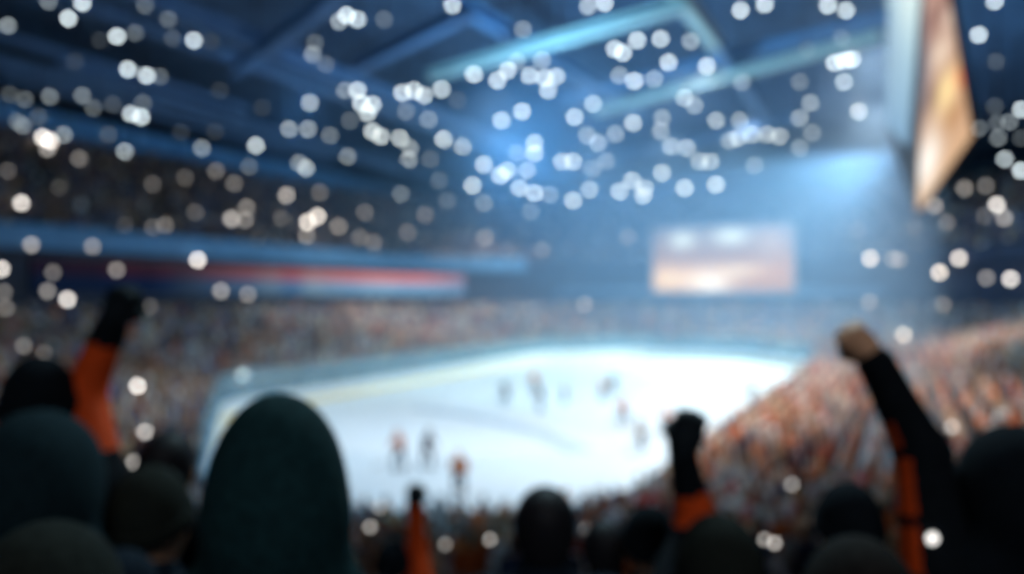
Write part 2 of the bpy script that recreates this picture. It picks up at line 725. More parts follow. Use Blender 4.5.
def mixc(a, b, t):
    return [x + (y - x) * min(1, max(0, t)) for x, y in zip(a, b)]


def far_pic(u, w):
    c = mixc((160, 124, 96), (112, 112, 124), max(0, (w - .45) / .5))
    c = mixc(c, (236, 205, 165), blob(u, w, .25, .2, .35, .2))
    c = mixc(c, (188, 138, 88), blob(u, w, .85, .25, .25, .25) * .8)
    c = mixc(c, (255, 252, 244), blob(u, w, .42, .12, .15, .2))
    c = mixc(c, (240, 222, 190), blob(u, w, .62, .32, .18, .08))
    c = mixc(c, (250, 225, 180), blob(u, w, .1, .2, .1, .18) * .8)
    c = mixc(c, (150, 130, 125), blob(u, w, .3, .52, .4, .07) * .6)
    c = mixc(c, (222, 244, 246), blob(u, w, .22, .8, .1, .13))
    c = mixc(c, (222, 244, 246), blob(u, w, .57, .84, .14, .13))
    c = mixc(c, (190, 172, 158), blob(u, w, .85, .75, .12, .25) * .7)
    return c


SX0, SX1, SY, SZ0, SZ1 = -33.5, -13.4, 118.0, 8.3, 17.8
vs = tag(empty('video_screen', ((SX0 + SX1) / 2, SY, SZ0)), 'wide lit video screen hung behind the far end of the ice', 'screen')
cx, cz = (SX0 + SX1) / 2, SZ0
W_, H_ = SX1 - SX0, SZ1 - SZ0
MB().box((0, .35, H_ / 2), (W_ + .5, .6, H_ + .5)).build('housing', M['black_metal'], vs)
picture('picture_panel', [(-W_ / 2, .03, 0), (W_ / 2, .03, 0), (W_ / 2, .03, H_), (-W_ / 2, .03, H_)], 48, 24, far_pic, M['screen'], vs)
bz = MB()
bz.box((0, 0, -.13), (W_ + .5, .1, .24)).box((0, 0, H_ + .13), (W_ + .5, .1, .24)).box((-W_ / 2 - .13, 0, H_ / 2), (.24, .1, H_)).box((W_ / 2 + .13, 0, H_ / 2), (.24, .1, H_))
bz.build('screen_frame', M['grey_metal'], vs)
for x in (-8, -2.7, 2.7, 8):
    MB().tube((x, .35, H_ + .2), (x, .35, ZC - SZ0), .05, n=6).build('hanger_cable', M['black_metal'], vs)


def warm_pic(u, w):                                             # u far -> near edge, w bottom -> top
    c = mixc((206, 166, 130), (150, 118, 114), w * 1.25)
    c = mixc(c, (252, 248, 240), blob(u, w, .22, .13, .30, .10))
    c = mixc(c, (170, 120, 78), blob(u, w, .75, .17, .18, .04) * .8)
    c = mixc(c, (252, 224, 160), blob(u, w, .70, .29, .26, .07))
    c = mixc(c, (120, 92, 78), blob(u, w, .30, .33, .2, .04) * .8)
    c = mixc(c, (235, 216, 194), blob(u, w, .62, .45, .3, .05) * .9)
    c = mixc(c, (112, 112, 126), blob(u, w, .04, .46, .22, .14) * .9)
    c = mixc(c, (238, 90, 50), blob(u, w, 1.02, .27, .10, .04) * .9)
    c = mixc(c, (228, 208, 190), blob(u, w, .92, .55, .2, .05) * .8)
    c = mixc(c, (128, 92, 84), blob(u, w, .55, .60, .5, .035) * .7)
    c = mixc(c, (196, 160, 140), blob(u, w, .4, .68, .3, .04) * .7)
    return c


def pale_pic(u, w):
    c = mixc((120, 160, 196), (196, 226, 232), w * 1.3)
    c = mixc(c, (224, 242, 240), blob(u, w, .7, .75, .35, .2))
    c = mixc(c, (150, 180, 205), blob(u, w, .2, .4, .3, .3) * .7)
    return c


T1, T2, T3, T4, T5 = at(917, 213, 40), at(972, 136, 32), at(934, -90, 32), at(927, -90, 40), at(905, 178, 44)
T6, T7 = at(886, 120, 50), at(888, -60, 50)
hs = tag(empty('hanging_scoreboard', T1), 'tall hanging scoreboard with glowing warm picture and pointed lower edge', 'scoreboard')
o = T1
warm = [T1, T2, T3, T4]
pale = [T6, T5, T4 + (T4 - at(927, -90, 40.5)), T7]
picture('picture_panel', [p - o for p in warm], 14, 40, warm_pic, M['screen'], hs)
picture('picture_panel', [p - o for p in pale], 10, 30, pale_pic, M['screen_pale'], hs)
# housing: the two faces pushed back into one closed body
hv = [T1, T2, T3, T4, T5, T6, T7]
push = FWD * .12 + RGT * .05
front = [p + push for p in hv]
back = [p + FWD * 5 + RGT * 3.2 + np.array([0, 0, .9]) for p in hv]
cen = sum(front + back) / 14
bm_v = [p - o for p in front + back]
order = [0, 1, 2, 3, 6, 5, 4]
fs = [tuple(order[::-1]), tuple(7 + i for i in order)] + [(order[i], order[(i + 1) % 7], 7 + order[(i + 1) % 7], 7 + order[i]) for i in range(7)]
mesh_obj('housing', bm_v, fs, M['black_metal'], hs)
for p in (T3, T4, T7):
    q = p + FWD * 1.5 + RGT * .8 - o
    MB().tube(q, (q[0], q[1], ZC - o[2]), .06, n=6).build('hanger_cable', M['black_metal'], hs)


# ribbon display on the left fascia: red band over a pale cyan band
def ribbon(name, d, z0, z1, fn, px_max, label, s_min=0):
    base = [p for p in ring(0, 1.2) if p[4] in ('far', 'left')][::-1]
    pts = []
    for p in base:
        q = (p[0] + p[2] * d, p[1] + p[3] * d, 9)
        pr = project(np.array(q))
        if pr and s_min < pr[0] < px_max and q[1] > 22:
            pts.append((p, pr[0]))
    t = tag(empty(name, (pts[0][0][0] + pts[0][0][2] * d, pts[0][0][1] + pts[0][0][3] * d, z0)), label, 'display')
    o = np.array(t.location)
    nz = 8
    v, c, f = [], [], []
    hv, hf = [], []
    for i, (p, px) in enumerate(pts):
        for j in range(nz + 1):
            v.append(np.array([p[0] + p[2] * d, p[1] + p[3] * d, z0 + (z1 - z0) * j / nz]) - o)
            c.append(lin(fn(px, j / nz, i)))
        for dd_, zz in ((.02, z0 - .1), (.02, z1 + .1), (.26, z1 + .1), (.26, z0 - .1)):
            hv.append(np.array([p[0] + p[2] * (d + dd_), p[1] + p[3] * (d + dd_), zz]) - o)
        if i:
            for j in range(nz):
                a = (i - 1) * (nz + 1) + j
                f.append((a, a + nz + 1, a + nz + 2, a + 1))
            for a in range(4):
                b = (a + 1) % 4
                hf.append((4 * i - 4 + a, 4 * i + a, 4 * i + b, 4 * i - 4 + b))
    mesh_obj('picture_panel', v, f, M['screen'], t, vcol=np.array(c))
    mesh_obj('housing', hv, hf, M['black_metal'], t)
    return t


rs = np.random.default_rng(3)
ra = [rs.random() for _ in range(400)]


def red_cyan(px, w, i):
    k = min(1, max(0, (px - 150) / 230))
    e = ra[i // 3]
    if w > .5:
        a = mixc((20, 17, 30), (205, 150, 148), k)
        a = mixc(a, mixc((46, 24, 34), (190, 92, 96), k), e)
    else:
        a = mixc((10, 20, 38), (148, 184, 208), k)
        a = mixc(a, mixc((9, 24, 52), (60, 116, 176), k), e * .8)
    t = min(1, max(0, (px - 430) / 60))
    return mixc(a, (90, 110, 145), t)


def dim_blue(px, w, i):
    return mixc((26, 44, 74), (78, 116, 156), blob(px, w, 720, .5, 190, .6))


ribbon('ribbon_display', DU - .68, 7.5, 8.9, dim_blue, 900, 'dim blue ribbon display behind the wide video screen at the far end', 540)
ribbon('ribbon_display', DU - .68, 7.75, 10.6, red_cyan, 478, 'long red and pale blue ribbon display on the balcony front')

# ------------------------------------------------------------------ lights that read as discs, placed where the photo shows them
def octave(c, s):
    return [(x / s + c[0], y / s + c[1], b) for x, y, b in []]


TL = """16,50,.4 137,36,.97 165,5,.8 97,2,.35 234,72,.95 270,65,.3 290,10,.3 337,38,.3 345,75,.2 388,80,.7 422,82,.15 200,80,.15 512,118,.4
256,138,.88 293,150,.93 320,152,.25 150,122,.12 20,188,.2 50,198,.25 100,192,.3 165,190,.35 187,215,.25 226,208,.2 262,227,.7 283,233,.75
286,205,.25 35,242,.25 46,250,.3 78,233,.2 85,275,.9 100,282,.85 128,268,.4 95,297,.4 217,268,.2 250,302,.45 158,317,.25 15,342,.2 43,406,.65
305,369,.2 370,355,.2 404,295,.4 362,264,.15 430,262,.12 440,180,.15 525,215,.15 432,342,.25 468,367,.25 498,332,.25 512,290,.7 578,257,.45
616,257,.45 660,270,.3 620,205,.6 612,335,.5 598,325,.35 573,391,.4 640,385,.25 493,415,.3 463,438,.5 490,440,.3 563,437,.2 615,445,.7
635,433,.9 613,472,.3 677,453,.3 720,475,.2 748,485,.2 695,312,.4 700,240,.25 630,85,.3 625,108,.4 652,128,.3 678,42,.5 693,30,.8 715,38,.7
768,38,.25 905,10,.7 715,180,.8 722,205,.9 745,208,.9 735,225,.8 690,180,.4 805,185,.9 828,180,.95 848,190,.7 883,178,.7 812,222,.35
857,238,.4 745,262,.8 762,272,.7 800,275,.7 820,295,.5 818,318,.45 887,278,.9 925,292,.6 968,328,.95 945,370,.8 1000,350,.8 1015,340,.7
948,148,.9 995,160,.8 1015,140,.8 1003,240,.7 915,200,.2 878,360,.25 802,387,.3 730,425,.25 968,405,.35 895,400,.2 850,430,.2 815,465,.2
970,475,.25 860,318,.25 65,490,.4 187,493,.35 5,538,.75 108,545,.25 397,520,.8 235,540,.3 305,455,.2 330,450,.25 390,425,.2 118,375,.12 250,450,.15"""
TR = """152,12,.6 185,5,.8 22,58,.4 155,62,.4 205,97,.85 222,105,.8 250,80,.9 297,77,.7 357,82,.5 313,124,.85 390,131,.8 215,150,.5 245,161,.8
284,157,.55 457,20,.9 505,8,.9 632,10,.9 668,20,.7 645,125,.9 665,120,.9 680,118,.85 664,163,.65 693,222,.6 659,75,.25 590,98,.2 460,163,.4
60,120,.5 35,150,.7 65,155,.8 88,152,.7 72,180,.7 10,122,.4 20,222,.8 125,233,.7 162,207,.6 150,270,.5 172,285,.5 207,267,.5 242,245,.65
45,285,.7 45,305,.7 100,322,.6 122,322,.6 160,337,.4 188,322,.4 10,305,.4 30,340,.5 15,375,.6 45,385,.8 75,388,.4 122,400,.6 155,378,.5
215,382,.6 240,360,.6 265,375,.6 300,345,.6 262,390,.6 345,375,.7 408,368,.75 300,235,.5 297,262,.5 345,195,.6 365,210,.5 318,292,.6
350,295,.6 375,322,.5 397,322,.5 408,240,.55 455,240,.45 452,275,.6 480,268,.6 510,268,.6 535,272,.55 435,280,.5 575,163,.35 597,205,.5
575,235,.5 600,265,.4 575,295,.4 485,330,.4 37,422,.3 232,475,.2 60,500,.2 933,69,.97 965,2,.7 968,122,.2 965,212,.2 970,245,.25
995,243,.3 972,275,.3 933,256,.3 985,317,.5 1018,218,.7 1017,340,.75 905,377,.3 948,372,.2 970,410,.75 985,436,.4 945,432,.2 845,412,.35
870,445,.25 715,517,.6 760,518,.3 772,520,.3 853,545,.85 892,517,.6 947,556,.3 995,558,.7 1018,275,.2 805,455,.15 692,460,.15"""
BL = """10,10,.25 12,42,.3 97,8,.35 135,25,.75 47,118,.25 88,132,.2 443,8,.4 497,15,.35 275,198,.92 486,176,.92 215,485,.45 268,350,.4 290,290,.5
222,290,.45 205,355,.3 668,517,.5 740,480,.35 760,440,.3 980,505,.35 890,515,.3 300,40,.2"""
BR = """715,30,.3 783,95,.55 862,35,.25 145,35,.3 150,485,.4 525,512,.4 505,505,.35 560,395,.35 880,280,.4 152,525,.3"""
spots = []
for txt, ox, oy in ((TL, 0, 0), (TR, 512, 0), (BL, 0, 287), (BR, 512, 287)):
    for w in txt.split():
        x, y, b = [float(q) for q in w.split(',')]
        spots.append((ox + x / 2, oy + y / 2, b))


def seat_top(x, y):
    """height of the spectators' raised hands above the stand at a plan position, and which stand"""
    d = rink_dist(x, y)
    upper = (x < RX0 + RR or y > RY1 - RR) and not (y < RY1 - RR and x > RX1 - RR)
    if d < D0 - .3:
        return 0, None
    if upper and d > DU - .9:
        if d < DU:
            return UZ, 'fascia'
        return utread(int((d - DU) / ROW)) + 1.95, 'upper'
    return tread(row_of(d)) + 1.95, 'lower'


def place(px, py):
    if 430 < px < 870 and py < 216:
        Z = min(F * 16 / (HZ - py), 104.0 - (int(px * 7 + py * 3) % 11) * 1.2)
        return 'roof', at(px, py, Z)
    r = ray(px, py)
    Z = 6.0
    while Z < 150:
        p = np.array([0, 0, EYE]) + r * Z
        if p[2] >= 23.4:
            return 'roof', p
        h, kind = seat_top(p[0], p[1])
        if kind and p[2] < h:
            return kind, p - r * (.12 if kind != 'fascia' else .5)
        Z += .1
    return 'roof', at(px, py, 100.0)


LV = [.13, .2, .27, .35, .43, .52, .62, .74, .86, .97]


def level(b):
    return min(range(len(LV)), key=lambda i: abs(LV[i] - b))


DISC = 254.0
RPX = 2.6
GAIN = DISC / (PI * RPX * RPX)
lens_m = {}


def lens_mat(kind, i):
    if (kind, i) not in lens_m:
        col = (.82, .95, 1.0) if kind == 'roof' else (1.0, .93, .86)
        g = GAIN * min(.74, LV[i] ** 1.75 * 1.1) * (1.0 if kind == 'roof' else .9)
        lens_m[(kind, i)] = glow('lens_' + ('cool' if kind == 'roof' else 'warm'), col, g)
    return lens_m[(kind, i)]


protos = {}


def lamp_parts(kind, i):
    """meshes of unit radius: a roof floodlight (can, yoke, domed lens), a hand light (grip, globe), a small round wall light (back plate, globe)"""
    if (kind, i) in protos:
        return protos[(kind, i)]
    n = 14
    dome = [(.999, -.05)] + [(math.cos(t), -.05 - .9 * math.sin(t)) for t in [PI / 2 * k / 6 for k in range(1, 6)]] + [(.05, -.95)]
    ball = [(max(.03, math.sin(PI * k / 8)), -math.cos(PI * k / 8)) for k in range(9)]
    out = []
    if kind == 'roof':
        h = MB().lathe([(.99, -.06), (1.12, -.06), (1.12, .1), (.85, .9), (.5, 1.15), (.2, 1.2)], n)
        out.append(('housing', h, M['black_metal']))
        out.append(('lens', MB().lathe(dome, n), lens_mat('roof', i)))
    elif kind == 'fascia':
        out.append(('back_plate', MB().tube((0, 0, 0), tuple(np.array([0, 0, .3])), 1.15, n=n), M['black_metal']))
        out.append(('lens', MB().lathe(ball, n, c=(0, 0, -.7)), lens_mat('hand', i)))
    else:
        out.append(('grip', MB().lathe([(.16, -3.0), (.2, -2.9), (.2, -1.2), (.4, -1.0), (.4, -.9)], n), M['black_metal']))
        out.append(('lens', MB().lathe(ball, n), lens_mat('hand', i)))
    res = []
    for nm, mb, mt in out:
        me = bpy.data.meshes.new(nm)
        me.from_pydata(mb.v, [], mb.f)
        me.materials.append(mt)
        me.polygons.foreach_set('use_smooth', np.ones(len(me.polygons), dtype=bool))
        res.append((nm, me))
    protos[(kind, i)] = res
    return res


rod = MB().tube((0, 0, 0), (0, 0, 1), .05, n=6)
rod_me = bpy.data.meshes.new('hanger')
rod_me.from_pydata(rod.v, [], rod.f)
rod_me.materials.append(M['black_metal'])
WORD = ['barely lit', 'very dim', 'dim', 'faint', 'soft', 'half bright', 'clear', 'bright', 'very bright', 'dazzling']
for px, py, b in spots:
    kind, p = place(px, py)
    Z = project(p)[2]
    i = level(min(.97, b * (1 + .0035 * max(0, Z - 50))))
    r = max(.016, RPX * Z / F)
    if kind == 'roof':
        t = empty('floodlight', p)
        side = 'over the near stand' if p[1] < 30 else ('over the side stand' if p[0] < RX0 - 6 else 'above the ice')
        tag(t, '%s round white ceiling lamp hanging from the roof %s' % (WORD[i], side), 'lamp', '%s ceiling lamps %s' % (WORD[i], side))
    elif kind == 'fascia':
        t = empty('wall_lamp', p)
        tag(t, '%s round white lamp on the balcony front of the stand' % WORD[i], 'lamp', '%s lamps on the balcony front' % WORD[i])
    else:
        t = empty('hand_light', p)
        side = 'far end' if p[1] > RY1 else ('near' if p[1] < RY0 + 12 else 'side')
        tr = {'upper': 'upper', 'lower': 'lower'}[kind]
        tag(t, '%s white hand light held up in the %s tier of the %s stand' % (WORD[i], tr, side), 'hand light', '%s hand lights in the %s tier of the %s stand' % (WORD[i], tr, side))
    for nm, me in lamp_parts('roof' if kind == 'roof' else ('fascia' if kind == 'fascia' else 'hand'), i):
        c = link(bpy.data.objects.new(nm, me), t)
        c.scale = (r, r, r)
        if kind == 'roof':
            c.rotation_euler = (math.radians(-28), 0, YAW)           # tilted towards the ice and the near stand
        elif kind == 'fascia':
            c.rotation_euler = (math.radians(-90), 0, YAW)
    if kind == 'roof':
        c = link(bpy.data.objects.new('hanger', rod_me), t)
        c.location = (0, 0, r * .8)
        c.scale = (1, 1, max(.1, ZC - p[2] - r * .8))

# ------------------------------------------------------------------ crowd of spectators
def crowd_sdf(pose):
    """labels: 0 trousers, 1 jacket, 2 skin, 3 hair or hat"""
    S = SDF()
    if pose == 'sit':
        dz = -.42
        for s in (-1, 1):
            S.cap((s * .10, .0, .50), (s * .12, .40, .50), .085, .065, .02, 0)
            S.cap((s * .12, .40, .50), (s * .12, .36, .07), .06, .05, .02, 0)
            S.cap((s * .12, .34, .05), (s * .12, .48, .04), .045, .04, .02, 0)
    else:
        dz = 0
        for s in (-1, 1):
            S.cap((s * .09, 0, .90), (s * .11, .02, .48), .09, .065, .02, 0)
            S.cap((s * .11, .02, .48), (s * .11, -.01, .08), .06, .05, .02, 0)
            S.cap((s * .11, -.03, .05), (s * .12, .14, .045), .05, .045, .02, 0)
    S.ell((0, 0, .96 + dz), (.18, .13, .16), .05, 1)
    S.ell((0, 0, 1.22 + dz), (.19, .13, .24), .06, 1)
    S.cap((-.16, 0, 1.40 + dz), (.16, 0, 1.40 + dz), .075, None, .05, 1)
    S.cap((0, 0, 1.45 + dz), (0, .01, 1.55 + dz), .06, None, .02, 2)
    S.ell((0, .025, 1.61 + dz), (.078, .095, .115), .02, 2)
    S.cap((0, .11, 1.61 + dz), (0, .125, 1.59 + dz), .018, None, .02, 2)
    S.ell((0, -.012, 1.65 + dz), (.092, .102, .105), .01, 3)
    arms = {'down': [(.25, -.01, 1.12, .24, .08, .88)] * 2, 'sit': [(.25, .05, 1.15, .16, .28, .98)] * 2,
            'clap': [(.26, .12, 1.15, .05, .32, 1.30)] * 2,
            'one': [(.25, -.01, 1.12, .24, .08, .88), (.30, .08, 1.55, .24, .12, 1.84)],
            'two': [(.30, .06, 1.58, .22, .10, 1.86)] * 2, 'wide': [(.32, .06, 1.50, .36, .10, 1.78), (.26, .12, 1.15, .1, .3, 1.3)]}[pose]
    for s, (ex, ey, ez, wx, wy, wz) in zip((-1, 1), arms):
        sh, e, w = np.array([s * .19, 0, 1.40 + dz]), np.array([s * ex, ey, ez + dz]), np.array([s * wx, wy, wz + dz])
        S.cap(sh, e, .065, .052, .03, 1)
        S.cap(e, w, .052, .042, .02, 1)
        d = (w - e) / np.linalg.norm(w - e)
        S.cap(w + d * .03, w + d * .10, .045, .04, .01, 2)
    return S


POSES = ['down', 'clap', 'one', 'two', 'wide', 'sit']
JACKET = {'orange': (.62, .15, .035), 'navy': (.03, .05, .12), 'white': (.72, .70, .70), 'grey': (.24, .25, .28), 'tan': (.50, .33, .21),
          'red': (.50, .06, .05), 'black': (.02, .022, .03), 'blue': (.08, .18, .42), 'brown': (.17, .09, .06)}
SKIN = [(.62, .38, .27), (.52, .30, .20), (.30, .17, .11), (.70, .45, .33)]
HAIR = [(.03, .02, .015), (.10, .055, .03), (.25, .15, .07), (.02, .02, .025), (.16, .16, .17), (.45, .12, .04), (.6, .6, .6)]
TROU = [(.02, .025, .05), (.03, .03, .035), (.06, .06, .07), (.03, .05, .10)]
MIX = {'left': [('brown', 20), ('tan', 18), ('navy', 16), ('grey', 13), ('white', 12), ('orange', 4), ('blue', 6), ('red', 3)],
       'right': [('orange', 24), ('tan', 30), ('white', 24), ('navy', 12), ('red', 8), ('grey', 6)],
       'far': [('tan', 8), ('grey', 18), ('navy', 34), ('brown', 20), ('black', 12), ('white', 6), ('orange', 4)],
       'near': [('navy', 22), ('white', 46), ('grey', 10), ('orange', 7), ('red', 12), ('tan', 8), ('blue', 8), ('black', 12)]}
MIX['upper'] = [('brown', 22), ('navy', 30), ('grey', 8), ('black', 34), ('tan', 5), ('white', 1)]


def pick(w):
    r = random.random() * sum(x[1] for x in w)
    for k, q in w:
        r -= q
        if r <= 0:
            return k
    return w[-1][0]


def seats():
    out = []
    for k in range(0, KA):
        d = D0 + ROW * k
        for (x, y, nx, ny, sec) in ring(d - .12 if k else d + .04, .64):
            if sec in ('far', 'left') and k >= KB - 1:
                continue
            out.append((x, y, nx, ny, sec, tread(k), k))
    for k in range(0, KU):
        d = DU + .1 + ROW * k
        for (x, y, nx, ny, sec) in ring(d, .72):
            if sec in ('far', 'left'):
                out.append((x, y, nx, ny, 'upper', utread(k), k))
    return out


cand = []
for (x, y, nx, ny, sec, z, k) in seats():
    p = np.array([x + random.uniform(-.07, .07) * abs(ny), y + random.uniform(-.07, .07) * abs(nx), z])
    pr = project(p + np.array([0, 0, 1.4]))
    if not pr or pr[2] < 6.0:
        continue
    if not (-90 < pr[0] < 1114 and -40 < pr[1] < 640):
        continue
    if random.random() < (.06 if sec != 'upper' else .12):
        continue
    cand.append((pr[2], p, math.atan2(-ny, -nx) - PI / 2, sec, pr))
cand.sort(key=lambda c: c[0])
pm_cache = {}
for pose in POSES:
    S = crowd_sdf(pose)
    pm_cache[pose] = (S.mesh(.05), S.mesh(.085))


def colours(lab, jk, sk, hr, tr):
    t = np.array([tr, jk, sk, hr])
    return t[lab]


def jitter(c):
    f = random.choice((.5, .75, .9, 1.0, 1.1, 1.3, 1.6))
    return tuple(min(.9, x * f * random.uniform(.93, 1.07)) for x in c)


variants = {}


def variant(pose, jc, j):
    key = (pose, jc, j)
    if key not in variants:
        v, q, lab = pm_cache[pose][0]
        c = colours(lab, jitter(JACKET[jc]), random.choice(SKIN), random.choice(HAIR), random.choice(TROU))
        variants[key] = fast_mesh('person', v, q, M['crowd'], c)
    return variants[key]


DOING = {'down': 'standing with arms down', 'clap': 'clapping hands', 'one': 'with one arm raised', 'two': 'with both arms raised',
         'wide': 'waving one arm', 'sit': 'seated'}
PW = [('down', 40), ('clap', 22), ('one', 12), ('two', 8), ('wide', 8), ('sit', 10)]
WHERE = {'near': 'in the near stand', 'right': 'in the bright side stand', 'left': 'in the far side stand', 'far': 'in the end stand', 'upper': 'in the upper tier'}


def in_frame(pr):
    return -12 < pr[0] < 1036 and pr[1] < 590


n_ind = 0
rest = []
for Z, p, rz, sec, pr in cand:
    pose = pick(PW)
    if sec == 'near' and Z < 9 and pose in ('two', 'one', 'wide') and random.random() < .8:
        pose = 'down'
    if ((sec == 'near' and random.random() < .93) or (sec == 'right' and Z < 12.5)):
        pose = 'sit'
    jc = pick(MIX[sec])
    if n_ind < 300 and in_frame(pr) and sec in ('near', 'right'):
        o = link(bpy.data.objects.new('person', variant(pose, jc, random.randrange(2))))
        o.location = p
        o.rotation_euler = (0, 0, rz + random.uniform(-.25, .25))
        s = random.uniform(.94, 1.04)
        o.scale = (s, s, s)
        tag(o, 'spectator in a %s top %s %s' % (jc, DOING[pose], WHERE[sec]), 'person', 'spectators in %s tops %s %s' % (jc, DOING[pose], WHERE[sec]))
        n_ind += 1
    else:
        rest.append((Z, p, rz, sec, pose, jc))


def low_person(pose):
    """a small far spectator: tapered trunk, head, legs, arms; 3 = hair, 2 = skin, 1 = jacket, 0 = trousers"""
    v, f, lab = [], [], []

    def rings(rs, lb):
        b = len(v)
        for (cx, cy, z, rx, ry) in rs:
            for i in range(6):
                t = PI * i / 3
                v.append((cx + rx * math.cos(t), cy + ry * math.sin(t), z)); lab.append(lb)
        for k in range(len(rs) - 1):
            for i in range(6):
                j = (i + 1) % 6
                f.append((b + k * 6 + i, b + k * 6 + j, b + k * 6 + 6 + j, b + k * 6 + 6 + i))
        e = b + (len(rs) - 1) * 6
        f.append((e, e + 1, e + 2, e + 3)); f.append((e, e + 3, e + 4, e + 5))
    dz = -.42 if pose == 'sit' else 0
    rings([(0, .0, .0, .13, .08), (0, 0, .85 + dz, .17, .12)], 0)
    rings([(0, 0, .84 + dz, .19, .13), (0, 0, 1.25 + dz, .23, .14), (0, 0, 1.42 + dz, .20, .10), (0, 0, 1.48 + dz, .07, .07)], 1)
    rings([(0, .03, 1.48 + dz, .05, .05), (0, .03, 1.55 + dz, .08, .09), (0, .03, 1.64 + dz, .08, .09)], 2)
    rings([(0, .01, 1.60 + dz, .09, .095), (0, .0, 1.68 + dz, .085, .095), (0, 0, 1.74 + dz, .03, .03)], 3)
    up = {'one': (1,), 'two': (-1, 1), 'wide': (-1,)}.get(pose, ())
    for s in (-1, 1):
        if s in up:
            rings([(s * .20, 0, 1.34, .06, .06), (s * .27, .06, 1.6, .05, .05), (s * .23, .1, 1.86, .045, .045)], 1)
            rings([(s * .23, .1, 1.86, .045, .045), (s * .22, .1, 1.96, .04, .04)], 2)
        else:
            rings([(s * .22, .16, 1.0 + dz, .05, .05), (s * .25, .02, 1.15 + dz, .055, .055), (s * .20, 0, 1.42 + dz, .05, .05)], 1)
    return np.array(v), np.array(f), np.array(lab)


low = {p: low_person(p) for p in POSES}
V, Q, Cc = [], [], []
nb = 0
for Z, p, rz, sec, pose, jc in rest:
    v, q, lab = pm_cache[pose][1] if Z < 34 else low[pose]
    c, s = math.cos(rz + random.uniform(-.2, .2)), math.sin(rz)
    k = random.uniform(.93, 1.05)
    w = np.empty((len(v), 3), dtype=np.float32)
    w[:, 0] = p[0] + k * (c * v[:, 0] - s * v[:, 1])
    w[:, 1] = p[1] + k * (s * v[:, 0] + c * v[:, 1])
    w[:, 2] = p[2] + k * v[:, 2]
    V.append(w)
    Q.append(q + nb)
    Cc.append(colours(lab, jitter(JACKET[jc]), random.choice(SKIN), random.choice(HAIR), random.choice(TROU)).astype(np.float32))
    nb += len(v)
me = fast_mesh('crowd', np.concatenate(V), np.concatenate(Q), M['crowd'], np.concatenate(Cc))
tag(link(bpy.data.objects.new('crowd', me)), 'distant crowd of spectators filling all the stands round the rink', 'crowd', None, 'stuff')
print('crowd: individuals', n_ind, 'rest', len(rest), 'verts', nb, 'last individual Z', [c[0] for c in cand[:1]])


# ------------------------------------------------------------------ hands
def unit(a):
    a = np.array(a, float)
    return a / np.linalg.norm(a)


def hand(S, w, d, pn, side, sc_=1.0, fat=0.0, fist=True, k=.006):
    """wrist w, direction d from wrist to knuckles, pn = where the palm looks, side = +1 thumb on the x side"""
    z = unit(d)
    y = unit(np.array(pn, float) - z * float(np.dot(pn, z)))
    x = np.cross(y, z) * side
    T = lambda a, b, c: w + (x * a + y * b + z * c) * sc_
    R = np.stack([x, y, z], 1)
    S.ell(T(0, .0, .048), np.array([.043, .021, .056]) * sc_ + fat, .012, 2, R=R)
    S.cap(T(0, 0, -.01), T(0, 0, .03), .029 * sc_ + fat, .031 * sc_ + fat, .012, 2)
    rr = .0098 * sc_ + fat * .8
    ln = [.92, 1.0, .96, .80]
    for i in range(4):
        a = .031 - .0205 * i
        b = ln[i]
        z0 = .088 + (.004 if i in (1, 2) else -.002)
        if fist:
            P = [T(a, -.006, z0), T(a * 1.02, .030 * b, z0 + .010), T(a * 1.0, .048 * b, z0 - .022 * b), T(a * .96, .026, z0 - .034 * b)]
        else:
            P = [T(a, .0, z0), T(a * 1.08, .010, z0 + .040 * b), T(a * 1.1, .024, z0 + .066 * b), T(a * 1.1, .040, z0 + .084 * b)]
        for q in range(3):
            S.cap(P[q], P[q + 1], rr * (1.04 - .06 * q), rr * (.98 - .06 * q), k, 2)
    if fist:
        P = [T(.030, .006, .022), T(.050, .026, .044), T(.040, .050, .064), T(.012, .058, .068)]
    else:
        P = [T(.030, .006, .022), T(.056, .022, .046), T(.064, .034, .070), T(.062, .042, .092)]
    for q in range(3):
        S.cap(P[q], P[q + 1], rr * (1.25 - .1 * q), rr * (1.15 - .1 * q), k, 2)
    return S


# ------------------------------------------------------------------ the fans close to the camera, built in full
M['teal_knit'] = paint('teal_knit', (.011, .040, .046), .9, 0, .3, 60, .1)
M['shaded_teal_knit'] = paint('shaded_teal_knit', (.010, .026, .034), .9, 0, .3, 60, .1)  # the teal knit again, its weaker light put into a darker colour
M['dark_knit'] = paint('dark_knit', (.006, .010, .015), .9, 0, .3, 60, .1)
M['olive_knit'] = paint('olive_knit', (.017, .021, .018), .9, 0, .3, 60, .1)
M['brown_knit'] = paint('brown_knit', (.018, .016, .015), .9, 0, .3, 60, .1)
M['black_cloth'] = paint('black_cloth', (.006, .009, .013), .85, 0, .2, 30, .1)
M['navy_cloth'] = paint('navy_cloth', (.008, .016, .028), .85, 0, .2, 30, .1)
M['orange_cloth'] = paint('orange_cloth', (.82, .085, .010), .75, 0, .12, 20, .2)
M['trouser_cloth'] = paint('trouser_cloth', (.015, .018, .028), .9, 0, .2, 30, .1)
M['hair_dark'] = paint('hair_dark', (.012, .012, .016), .6, 0, .3, 90, .2)
M['glove_cloth'] = paint('glove_cloth', (.008, .014, .02), .75, 0, .2, 40, .15)
M['shoe'] = paint('shoe', (.02, .02, .02), .6)
M['added_glint'] = glow('added_glint', (1, .96, .92), 2.2)


